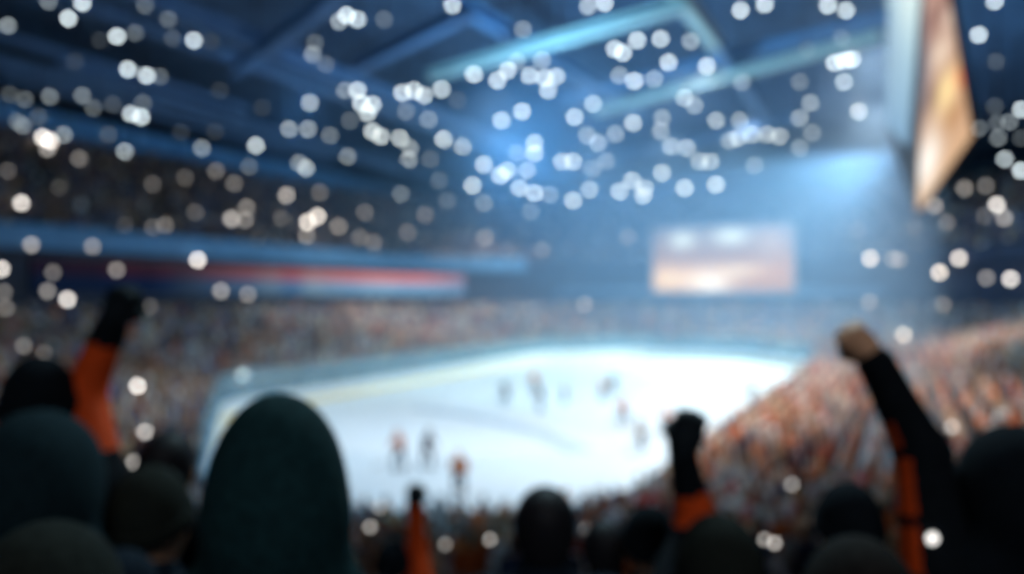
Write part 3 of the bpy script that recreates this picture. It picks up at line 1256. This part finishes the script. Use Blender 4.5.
def fan(px, ytop, Z, label, head='beanie', knit='dark_knit', coat='black_cloth', bench=False, seated=False, arms=(None, None), gloves=(True, True), turn=0.0,
        headw=1.0, gear=.05, thick=1.0, fs=1.0, orange=None, collar=True, group=None, res=.016, coat2='orange_cloth'):
    for _ in range(12):                                          # stand on a tread, clear of the bench strip behind (or up on that bench)
        b = at(px, HZ, Z)
        d = rink_dist(b[0], b[1])
        k = row_of(d)
        lo_, hi_ = (.20, .28) if bench else ((.14, .20) if seated else (-.30, -.04))
        if d - D0 - ROW * k > .25 and not bench and not seated:
            k += 1
        Z = Z + d - min(max(d, D0 + ROW * k + lo_), D0 + ROW * k + hi_)
    z0 = tread(k) + (.422 if bench else .002)
    top = EYE - (ytop - HZ) / F * Z
    hh = top - z0 - gear
    s = hh / (1.75 if not seated else 1.33)
    b = at(px, HZ, Z)
    print('fan', px, 'Z %.2f' % Z, 'row', k, 'scale %.2f' % s)
    root = empty('person', (b[0], b[1], z0), YAW)
    tag(root, label, 'person', group)
    dz = -.42 if seated else 0.0
    tz = -tread(k) + tread(k)

    def loc(q):
        X, y_, dy = q
        Zp = Z + dy
        return np.array([(X - 512) / F * Zp - (px - 512) / F * Z, dy, EYE - (y_ - HZ) / F * Zp - z0])
    J = lambda x, y, z: np.array([x * s, y * s, (z + dz) * s])
    hc = J(0, .01, 1.632)
    ct, st = math.cos(turn), math.sin(turn)
    RH = np.array([[ct, -st, 0], [st, ct, 0], [0, 0, 1]])
    H = lambda x, y, z: hc + RH @ (np.array([x * headw, y * headw, z]) * s)
    arm = []
    for sgn, a in zip((-1, 1), arms):
        sh = J(sgn * .185, -.005, 1.425)
        if a is None:
            if seated:
                arm.append((sh, J(sgn * .25, .06, 1.15), J(sgn * .15, .28, 1.02), False))
            else:
                arm.append((sh, J(sgn * .245, -.02, 1.13), J(sgn * .23, .10, .89), False))
        else:
            e, w = loc(a[0]), loc(a[1])
            arm.append((sh, e, w, True, loc(a[2])))
    # --- body: one continuous skin surface with head, face, trunk, arms, hands, legs
    B = SDF()
    B.ell(H(0, 0, 0), np.array([.077 * headw, .098 * headw, .116]) * s, .02, 2, R=RH)
    B.ell(H(0, .045, -.06), np.array([.054, .058, .062]) * s, .03, 2, R=RH)
    B.cap(H(0, .098, .0), H(0, .118, -.03), .012 * s, .017 * s, .012, 2)
    for sg in (-1, 1):
        B.ell(H(sg * .032, .100, .012), np.array([.019, .016, .012]) * s, 0, 2, 'sub')
        B.ell(H(sg * .032, .086, .010), np.array([.015, .013, .012]) * s, .004, 2)
        B.cap(H(sg * .016, .098, .034), H(sg * .048, .090, .034), .008 * s, None, .01, 2)
        B.ell(H(sg * .081, -.005, -.01), np.array([.012, .024, .034]) * s, .008, 2, R=RH)
    B.cap(H(-.020, .099, -.062), H(.020, .099, -.062), .0085 * s, None, .008, 2)
    B.cap(H(-.016, .096, -.076), H(.016, .096, -.076), .009 * s, None, .006, 2)
    B.cap(J(0, -.02, 1.43), J(0, .0, 1.57), .062 * s, .056 * s, .03, 2)
    B.ell(J(0, 0, 1.27), np.array([.155, .10, .21]) * s, .06, 2)
    B.ell(J(0, 0, 1.0), np.array([.15, .10, .15]) * s, .06, 2)
    B.cap(J(-.15, 0, 1.42), J(.15, 0, 1.42), .055 * s, None, .04, 2)
    if seated:
        hp = [(np.array([sg * .10 * s, .0, .50]), np.array([sg * .12 * s, .40 * s, .50]), np.array([sg * .12 * s, .37 * s, .09])) for sg in (-1, 1)]
    else:
        hp = [(J(sg * .09, 0, .93), J(sg * .105, .02, .50), np.array([sg * .11 * s, -.01, .085 * s])) for sg in (-1, 1)]
    for a_, b_, c_ in hp:
        B.cap(a_, b_, .078 * s, .054 * s, .03, 2)
        B.cap(b_, c_, .052 * s, .036 * s, .02, 2)
        B.cap(c_ + np.array([0, -.02, -.03]), c_ + np.array([0, .14 * s, -.05]), .032, .026, .02, 2)
    bare = any((not g or g == 'half') for g, a in zip(gloves, arms) if a is not None)
    for i, a in enumerate(arm):
        sh, e, w, up = a[:4]
        B.cap(sh, e, .048 * s, .040 * s, .03, 2)
        B.cap(e, w, .040 * s, .027 * s, .02, 2)
        d_ = (a[4] - w) if up else (w - e)
        pn = np.array([.25, 1.0, .0]) if up else np.array([-1.0 if i else 1.0, .2, 0])
        hand(B, w, d_, pn, -1 if i == 0 else 1, s, 0.0, up)
    sdf_obj('body', B, .0085 if bare else .013, M['skin'], root)
    # --- jacket: trunk, sleeves, collar
    K = SDF()
    K.ell(J(0, 0, 1.25), np.array([.195, .140, .245]) * s, .06, 1)
    K.ell(J(0, 0, .98), np.array([.190, .135, .20]) * s, .08, 1)
    K.cap(J(-.17, -.005, 1.415), J(.17, -.005, 1.415), .078 * s, None, .06, 1)
    if collar:
        K.cap(J(0, -.02, 1.44), J(0, -.012, 1.515), .098 * s, .082 * s, .03, 1)
    for a in arm:
        sh, e, w, up = a[:4]
        we = w - unit(w - e) * .015
        th = thick if up else 1.0
        K.cap(sh, e, .073 * s * th * th, .060 * s * th, .035, 1)
        K.cap(e, we, .060 * s * th, .045 * s * (1 + (th - 1) * .4), .03, 1)
        K.cap(we - unit(w - e) * .04, we, .049 * s, .049 * s, .006, 1)
    K.cap(J(0, -.01, 1.50), J(0, .03, 1.62), .060 * s, .07 * s, 0, 1, 'sub')
    fm = None
    if orange is not None:
        fm = lambda c: orange(c, arm, s)
    sdf_obj('jacket', K, res, [M[coat], M[coat2]], root, fm)
    # --- trousers and shoes
    U = SDF()
    U.ell(J(0, 0, .95) if not seated else np.array([0, 0, .53]), np.array([.165, .125, .13]) * s, .05, 0)
    for a_, b_, c_ in hp:
        U.cap(a_, b_, .092 * s, .072 * s, .03, 0)
        U.cap(b_, c_, .070 * s, .058 * s, .03, 0)
    sdf_obj('trousers', U, .02, M['trouser_cloth'], root)
    for a_, b_, c_ in hp:
        Q_ = SDF()
        Q_.cap((c_[0], c_[1] - .04, .052), (c_[0], c_[1] + .15 * s, .045), .050, .042, .03, 0)
        Q_.cap((c_[0], c_[1] - .02, .06), (c_[0], c_[1] - .02, .12), .052, .050, .03, 0)
        Q_.plane((0, 0, .002), (0, 0, -1))
        sdf_obj('shoe', Q_, .012, M['shoe'], root)
    # --- gloves
    for i, (a, g) in enumerate(zip(arm, gloves)):
        if not (g and a[3]):
            continue
        sh, e, w, up, kn = a
        G = SDF()
        hand(G, w, kn - w, np.array([.25, 1.0, .0]), -1 if i == 0 else 1, s * 1.05 * fs, .005, True, .010)
        if g == 'half':                                          # fingers left bare
            G.p = G.p[:2]
            G.cap(w, w + unit(kn - w) * .045, .042 * s, .041 * s, .02, 2)
        u = unit(w - e)
        G.cap(w - u * .035, w + u * .02, .043 * s * (1 + (fs - 1) * .7), .038 * s * (1 + (fs - 1) * .7), .012, 2)
        sdf_obj('glove', G, .0065, M['glove_cloth'], root)
    # --- headgear
    if head == 'beanie':
        N = SDF()
        N.ell(H(0, -.004, .035), np.array([.098 * headw, .116 * headw, .085 + gear]) * s, .02, 3, R=RH)
        N.ell(H(0, -.01, .055 + gear * .6), np.array([.060 * headw, .070 * headw, .058 + gear * .4]) * s, .05, 3, R=RH)
        N.plane(H(0, 0, .012), (RH @ np.array([0, .35, -1.0])))
        sdf_obj('beanie', N, .010, M[knit], root)
        N = SDF()
        N.ell(H(0, -.004, .033), np.array([.105 * headw, .123 * headw, .12]) * s, 0, 3, R=RH)
        N.plane(H(0, 0, .006), (RH @ np.array([0, .35, -1.0])))
        N.plane(H(0, 0, .062), (RH @ np.array([0, -.35, 1.0])))
        sdf_obj('beanie_cuff', N, .010, M[knit], root)
    elif head == 'hood':
        N = SDF()
        N.ell(H(0, -.018, .02), np.array([.122 * headw, .135 * headw, .105 + gear]) * s, .02, 3, R=RH)
        N.ell(H(0, -.05, -.05), np.array([.112 * headw, .11 * headw, .13]) * s, .06, 3, R=RH)
        N.cap(J(-.10, -.03, 1.45), J(.10, -.03, 1.45), .085 * s, None, .07, 3)
        N.ell(H(0, .10, -.015), np.array([.078 * headw, .10, .115]) * s, 0, 3, 'sub', R=RH)
        sdf_obj('hood', N, .012, M[knit], root)
        N = SDF()
        N.cap(H(-.05, .0, .055), H(.05, .0, .055), .06 * s, None, .03, 3)
        N.ell(H(0, -.01, .02), np.array([.085, .1, .1]) * s, .03, 3)
        N.plane(H(0, .02, 0), (RH @ np.array([0, 1.0, -.5])))
        sdf_obj('hair', N, .012, M['hair_dark'], root)
    else:
        N = SDF()
        N.ell(H(0, -.012, .03), np.array([.090 * headw, .106 * headw, .10]) * s, .02, 3, R=RH)
        N.ell(H(0, -.055, -.035), np.array([.072 * headw, .055, .075]) * s, .03, 3, R=RH)
        for sg in (-1, 1):
            N.ell(H(sg * .062, -.02, .0), np.array([.024, .05, .05]) * s, .02, 3, R=RH)
        N.ell(H(0, .115, -.03), np.array([.08, .06, .085]) * s, 0, 3, 'sub', R=RH)
        sdf_obj('hair', N, .010, M['hair_dark'], root)
    return root, arm, s


def seg_param(c, a, b):
    ab = b - a
    return np.clip(((c - a) @ ab) / (ab @ ab), -.2, 1.2), np.linalg.norm(c - (a + np.clip(((c - a) @ ab) / (ab @ ab), 0, 1)[:, None] * ab), axis=1)


def sleeve_all(i, lo=.0, hi=2.1):
    """the whole sleeve of arm i in the second cloth, from lo (shoulder 0, elbow 1) to hi (wrist 2)"""
    def fn(c, arm, s):
        sh, e, w = arm[i][:3]
        t1, d1 = seg_param(c, sh, e)
        t2, d2 = seg_param(c, e, w)
        on = np.minimum(d1, d2) < .11 * s
        t = np.where(d1 < d2, np.clip(t1, 0, 1), 1 + np.clip(t2, 0, 1))
        return (on & (t > lo) & (t < hi)).astype(int)
    return fn


def sleeve_stripe(i):
    """a stripe down the outer side of the sleeve, broken by two dark bands"""
    def fn(c, arm, s):
        sh, e, w = arm[i][:3]
        t1, d1 = seg_param(c, sh, e)
        t2, d2 = seg_param(c, e, w)
        near = d1 < d2
        t = np.where(near, np.clip(t1, 0, 1), 1 + np.clip(t2, 0, 1))
        ax = np.where(near[:, None], sh + np.clip(t1, 0, 1)[:, None] * (e - sh), e + np.clip(t2, 0, 1)[:, None] * (w - e))
        q = c - ax
        q /= np.linalg.norm(q, axis=1)[:, None] + 1e-9
        side = q @ unit([-1, -.10, 0]) > .80
        band = ((t > .05) & (t < .42)) | ((t > .50) & (t < 1.05)) | ((t > 1.15) & (t < 1.40))
        return (side & band & (np.minimum(d1, d2) < .15 * s)).astype(int)
    return fn


fan(277, 396, 1.62, 'big fan in a teal hood standing out against the ice, seen from behind', 'hood', 'teal_knit', 'black_cloth', headw=1.03, gear=.085, turn=.2)
fan(38, 360, 2.45, 'fan in a dark beanie raising a gloved fist in an orange sleeve', 'beanie', 'dark_knit', 'black_cloth', bench=True,
    arms=(None, ((84, 396, .10), (112, 324, .12), (120, 300, .12))), orange=sleeve_all(1, .34, 1.70))
fan(40, 415, 1.75, 'fan in a shaded teal hood in front of the orange sleeved arm', 'hood', 'shaded_teal_knit', 'navy_cloth', headw=1.12, gear=.06)
fan(48, 522, 1.25, 'fan in an olive hood at the bottom corner, only the crown showing', 'hood', 'olive_knit', 'black_cloth', gear=.05)
fan(150, 470, 2.45, 'fan in an olive grey beanie between the shaded teal hood and the teal hood', 'beanie', 'olive_knit', 'navy_cloth', gear=.05, headw=1.1)
fan(167, 430, 3.0, 'dark haired fan standing up on a bench beyond the olive grey beanie', 'hair', gear=.012, bench=True)
fan(392, 542, 4.5, 'fan in a dark beanie with an upright orange sleeve and black glove', 'beanie', 'dark_knit', 'navy_cloth',
    arms=(None, ((417, 548, .12), (415, 506, .10), (414, 488, .10))), orange=sleeve_all(1, .3, 2.1), gear=.04)
fan(545, 486, 2.55, 'short haired fan in a dark jacket against the bright ice', 'hair', coat='navy_cloth', gear=.012)
fan(604, 519, 3.3, 'dark haired fan beside the short haired fan, lower of two close heads', 'hair', coat='navy_cloth', gear=.012)
fan(650, 508, 3.0, 'fan in a dark beanie next to the upright black gloved fist', 'beanie', 'dark_knit', 'navy_cloth', gear=.03)
fan(718, 514, 2.35, 'fan in a dark hood holding up a black fist with an orange cuff band', 'hood', 'olive_knit', 'black_cloth', gear=.05,
    arms=(((697, 530, .22), (682, 452, .20), (691, 420, .20)), None), orange=sleeve_all(0, 1.16, 1.50), headw=1.05, thick=1.22, fs=1.2)
fan(850, 485, 2.6, 'fan with a dark beanie below the raised sleeve with the orange stripe', 'beanie', 'dark_knit', 'black_cloth', gear=.04)
fan(858, 535, 1.55, 'fan in a brownish hood at the bottom edge, crown only', 'hood', 'brown_knit', 'black_cloth', gear=.05)
big, arm, s_ = fan(1012, 428, 1.98, 'fan in a black hood thrusting a bare fingered fist up, black sleeve striped orange', 'hood', 'dark_knit', 'black_cloth', gear=.05,
                   arms=(((922, 452, .06), (874, 360, .10), (852, 335, .10)), None), gloves=(False, True), orange=sleeve_stripe(0), headw=1.05, res=.009, thick=1.1)
# small glowing disc added on that sleeve, in place of a floating glint
sh, e = arm[0][0], arm[0][1]
w_ = sh + (e - sh) * .28
cl = MB().lathe([(.004, -.006), (.012, -.005), (.014, 0), (.011, .005), (.004, .007)], 14)
c = cl.build('added_glint', M['added_glint'], big)
c.location = w_ + np.array([-.048, -.085, .035])
c.rotation_euler = (PI / 2, 0, 0)
c['label'] = 'small round white disc added for a stray glint'

# ------------------------------------------------------------------ players on the ice
M['pl_dark'] = paint('player_dark', (.05, .05, .08), .7)
M['pl_white'] = paint('player_white', (.80, .78, .76), .7)
M['pl_orange'] = paint('player_orange', (.60, .16, .05), .7)
M['steel'] = paint('skate_steel', (.5, .5, .52), .3, .9)
M['stick'] = paint('stick_wood', (.30, .20, .12), .6)


def player_parts(jm):
    b = SDF()
    for s, fy in ((-1, .15), (1, -.12)):
        b.cap((s * .11, -.05, .92), (s * .17, fy + .10, .50), .08, .06, .02)
        b.cap((s * .17, fy + .10, .50), (s * .18, fy - .02, .14), .055, .045, .02)
    b.ell((0, -.05, 1.0), (.15, .11, .16), .05)
    b.ell((0, .04, 1.25), (.16, .11, .22), .06)
    b.cap((-.15, .10, 1.42), (.15, .10, 1.42), .06, None, .04)
    b.cap((0, .12, 1.45), (0, .16, 1.56), .055, None, .03)
    b.ell((0, .19, 1.62), (.075, .09, .11), .02)
    for s, e, w in ((-1, (-.30, .22, 1.18), (-.12, .42, 1.02)), (1, (.32, .18, 1.16), (.24, .42, .92))):
        b.cap((s * .2, .09, 1.40), e, .05, .042, .03)
        b.cap(e, w, .042, .032, .02)
        b.cap(w, np.array(w) + np.array([0, .06, -.04]), .04, .035, .01)
    j = SDF()
    j.ell((0, .03, 1.24), (.23, .17, .25), .06)
    j.ell((0, -.03, 1.02), (.22, .16, .14), .06)
    j.cap((-.20, .09, 1.41), (.20, .09, 1.41), .095, None, .05)
    for s, e, w in ((-1, (-.30, .22, 1.18), (-.15, .38, 1.05)), (1, (.32, .18, 1.16), (.25, .38, .96))):
        j.cap((s * .2, .09, 1.40), e, .085, .075, .03)
        j.cap(e, w, .072, .06, .02)
    t = SDF()
    t.ell((0, -.05, .92), (.19, .15, .14), .04)
    for s, fy in ((-1, .15), (1, -.12)):
        t.cap((s * .11, -.05, .90), (s * .17, fy + .10, .52), .115, .09, .03)
        t.cap((s * .17, fy + .10, .50), (s * .18, fy - .02, .20), .075, .065, .02)
    h = SDF()
    h.ell((0, .18, 1.66), (.105, .125, .105), .01)
    h.plane((0, .18, 1.61), (0, .3, -1))
    sk = []
    for s, fy in ((-1, .15), (1, -.12)):
        q = SDF()
        q.cap((s * .18, fy - .05, .12), (s * .18, fy + .13, .09), .055, .045, .03)
        q.cap((s * .18, fy - .04, .14), (s * .18, fy - .04, .25), .055, .052, .03)
        sk.append((q, MB().box((s * .18, fy + .03, .022), (.008, .29, .04)).box((s * .18, fy - .05, .05), (.02, .03, .05)).box((s * .18, fy + .10, .05), (.02, .03, .05))))
    return [('body', b, .03, M['skin']), ('jersey', j, .03, jm), ('trousers', t, .03, M['pl_dark']), ('helmet', h, .022, jm)], sk


PL = {}
for nm, jm in (('white', 'pl_white'), ('orange', 'pl_orange'), ('dark', 'pl_dark')):
    parts, sk = player_parts(M[jm])
    root = empty('person', (0, 0, 0))
    for a, b, h, m in parts:
        sdf_obj(a, b, h, m, root)
    for q, bl in sk:
        o = sdf_obj('skate', q, .02, M['black_metal'], root)
        bl.build('skate_blade', M['steel'], o)
    PL[nm] = root
stick_proto = MB()
stick_proto.tube((.0, .0, 1.28), (-.02, .95, .06), .016, n=6).box((-.14, .97, .04), (.30, .025, .07))


def kids(o):
    return [c for c in COL.objects if c.parent == o]


def copy_tree(o, parent=None):
    ch = kids(o)
    c = o.copy()
    COL.objects.link(c)
    c.parent = parent
    for x in ch:
        copy_tree(x, c)
    return c


used = set()
stick_me = None
for i, (px, py, col, rz, where) in enumerate([
        (506, 393, 'dark', 1.2, 'on his own by the far boards'), (534, 381, 'orange', .4, 'behind another player in mid ice'),
        (541, 398, 'dark', 2.4, 'in front of another player in mid ice'), (564, 390, 'white', -1.0, 'standing apart near the centre line'),
        (603, 388, 'orange', 1.9, 'paired with a dark player at the centre'), (612, 384, 'dark', 4.0, 'paired with an orange player at the centre'),
        (624, 412, 'orange', .9, 'skating toward the near side below the centre'), (642, 432, 'white', 3.0, 'second nearest the raised black fist'),
        (664, 418, 'orange', 5.0, 'directly beside the raised black fist'), (753, 393, 'dark', 2.0, 'alone by the bright side stand'),
        (400, 450, 'orange', 1.4, 'in a close pair, nearer the teal hood'), (426, 448, 'dark', -1.6, 'in a close pair, further from the teal hood'),
        (459, 475, 'orange', .5, 'alone nearest to the near boards')]):
    yf = HZ + (py - HZ) / .88
    p = at(px, yf, F * EYE / (yf - HZ))
    p[2] = .006
    if col in used:
        r = copy_tree(PL[col])
    else:
        r = PL[col]
        used.add(col)
    r.location = p
    r.rotation_euler = (0, 0, rz)
    tag(r, 'hockey player in %s jersey %s' % (col, where), 'person')
    if stick_me is None:
        so = stick_proto.build('hockey_stick', M['stick'])
        stick_me = so.data
    else:
        so = link(bpy.data.objects.new('hockey_stick', stick_me))
    R = Matrix.Rotation(rz, 3, 'Z')
    so.location = Vector(p) + R @ Vector((.06, .40, 0.0))
    so.rotation_euler = (0, 0, rz)
    tag(so, 'hockey stick of the player %s' % where, 'stick')


# ------------------------------------------------------------------ light
def area(name, loc, target, size, power, col, spread=180):
    l = bpy.data.lights.new(name, 'AREA')
    l.shape = 'DISK'
    l.size = size
    l.energy = power
    l.color = col
    l.spread = math.radians(spread)
    o = bpy.data.objects.new(name, l)
    o.location = loc
    o.rotation_euler = (Vector(target) - Vector(loc)).to_track_quat('-Z', 'Y').to_euler()
    return link(o)


for x in (-29, -21, -14):
    for y in (31, 57, 80):
        area('rink_light', (x, y, 25.2), (x, y + (4 if y < 50 else 0), 0), 2.0, 880, (.84, .94, 1.0), 112)
# warm light over the bright side stand and the left stand
for y in (38, 57, 75):
    area('stand_light', (-2, y, 25.2), (-1, y, 2), 3.0, 2900, (1.0, .90, .80), 95)
for y, pw in ((78, 1250), (102, 1000)):
    area('stand_light', (-46.5, y, 25.2), (-53, y, 3), 3.0, pw, (1.0, .88, .76), 90)
# blue wash lights that colour the roof
for x, y, tx, ty, pw in ((-40, 6, -48, 60, 260), (-12, 6, -14, 60, 2000), (-20, 38.5, -14, 100, 6500), (8, 60, 10, 120, 2500)):
    area('roof_wash_light', (x, y, 15.5), (tx, ty, 26), 2.0, pw, (.24, .66, 1.0), 150)
# blue wash on the balcony front and the roof girder
area('balcony_wash_light', (-34, 40, 20), (-66, 70, 13), 2.0, 420, (.25, .62, 1.0), 120)
# dim unseen lights added above the near seats to lift the close fans
area('near_fan_fill', (-2.5, 8.0, 14), (-.8, 2.0, 6), 2.0, 140, (.62, .92, 1.0), 100)
area('near_fan_fill', (2.5, -3.0, 13), (-.5, 2.5, 6.5), 2.0, 30, (.9, .95, 1.0), 90)
# strong spot whose beam shows in the haze
area('beam_light', at(862, 138, 92), at(770, 230, 92), 9.0, 16000, (.55, .84, 1.0), 120)
# blue light that fills the haze at the far end
for x, y in ((-32, 106), (-20, 104), (-4, 100)):
    area('haze_light', (x, y, 27.5), (x, y + 2, 0), 12.0, 3000, (.32, .60, 1.0), 150)

w = bpy.data.worlds.new('World')
sc.world = w
w.use_nodes = True
bg = w.node_tree.nodes['Background']
bg.inputs[0].default_value = (.05, .12, .25, 1)
bg.inputs[1].default_value = .05

# ------------------------------------------------------------------ haze over the ice and the far end
def haze(name, lo, hi, dens, col, aniso, label):
    m, n, l = new_mat(name)
    o = n.new('ShaderNodeOutputMaterial')
    v = n.new('ShaderNodeVolumeScatter')
    v.inputs['Color'].default_value = col + (1,)
    v.inputs['Density'].default_value = dens
    v.inputs['Anisotropy'].default_value = aniso
    l.new(v.outputs[0], o.inputs['Volume'])
    lo, hi = np.array(lo), np.array(hi)
    ob = MB().box((lo + hi) / 2, hi - lo).build(name, m)
    tag(ob, label, 'haze', None, 'stuff')
    return ob


haze('haze', (-44, 40, .05), (3, 128, 23.6), .0075, (.36, .62, 1.0), .1, 'pale bluish haze hanging over the ice and the far end')

# ------------------------------------------------------------------ camera
cam = bpy.data.cameras.new('camera')
cam.sensor_width = 36.0
cam.lens = 36.0 * F / 1024.0
cam.shift_y = (HZ - 287.0) / 1024.0
cam.clip_end = 500
cam.clip_start = .05
cam.dof.use_dof = True
cam.dof.focus_distance = .45
cam.dof.aperture_fstop = 2.8
co = bpy.data.objects.new('camera', cam)
co.location = (0, 0, EYE)
co.rotation_euler = (PI / 2, 0, YAW)
link(co)
sc.camera = co

sc.view_settings.view_transform = 'Standard'
sc.view_settings.look = 'None'
sc.view_settings.exposure = 0
sc.view_settings.gamma = 1
sc.view_settings.use_curve_mapping = False
sc.cycles.sample_clamp_indirect = 2.0
sc.cycles.max_bounces = 6
sc.cycles.volume_bounces = 0
sc.cycles.transparent_max_bounces = 16
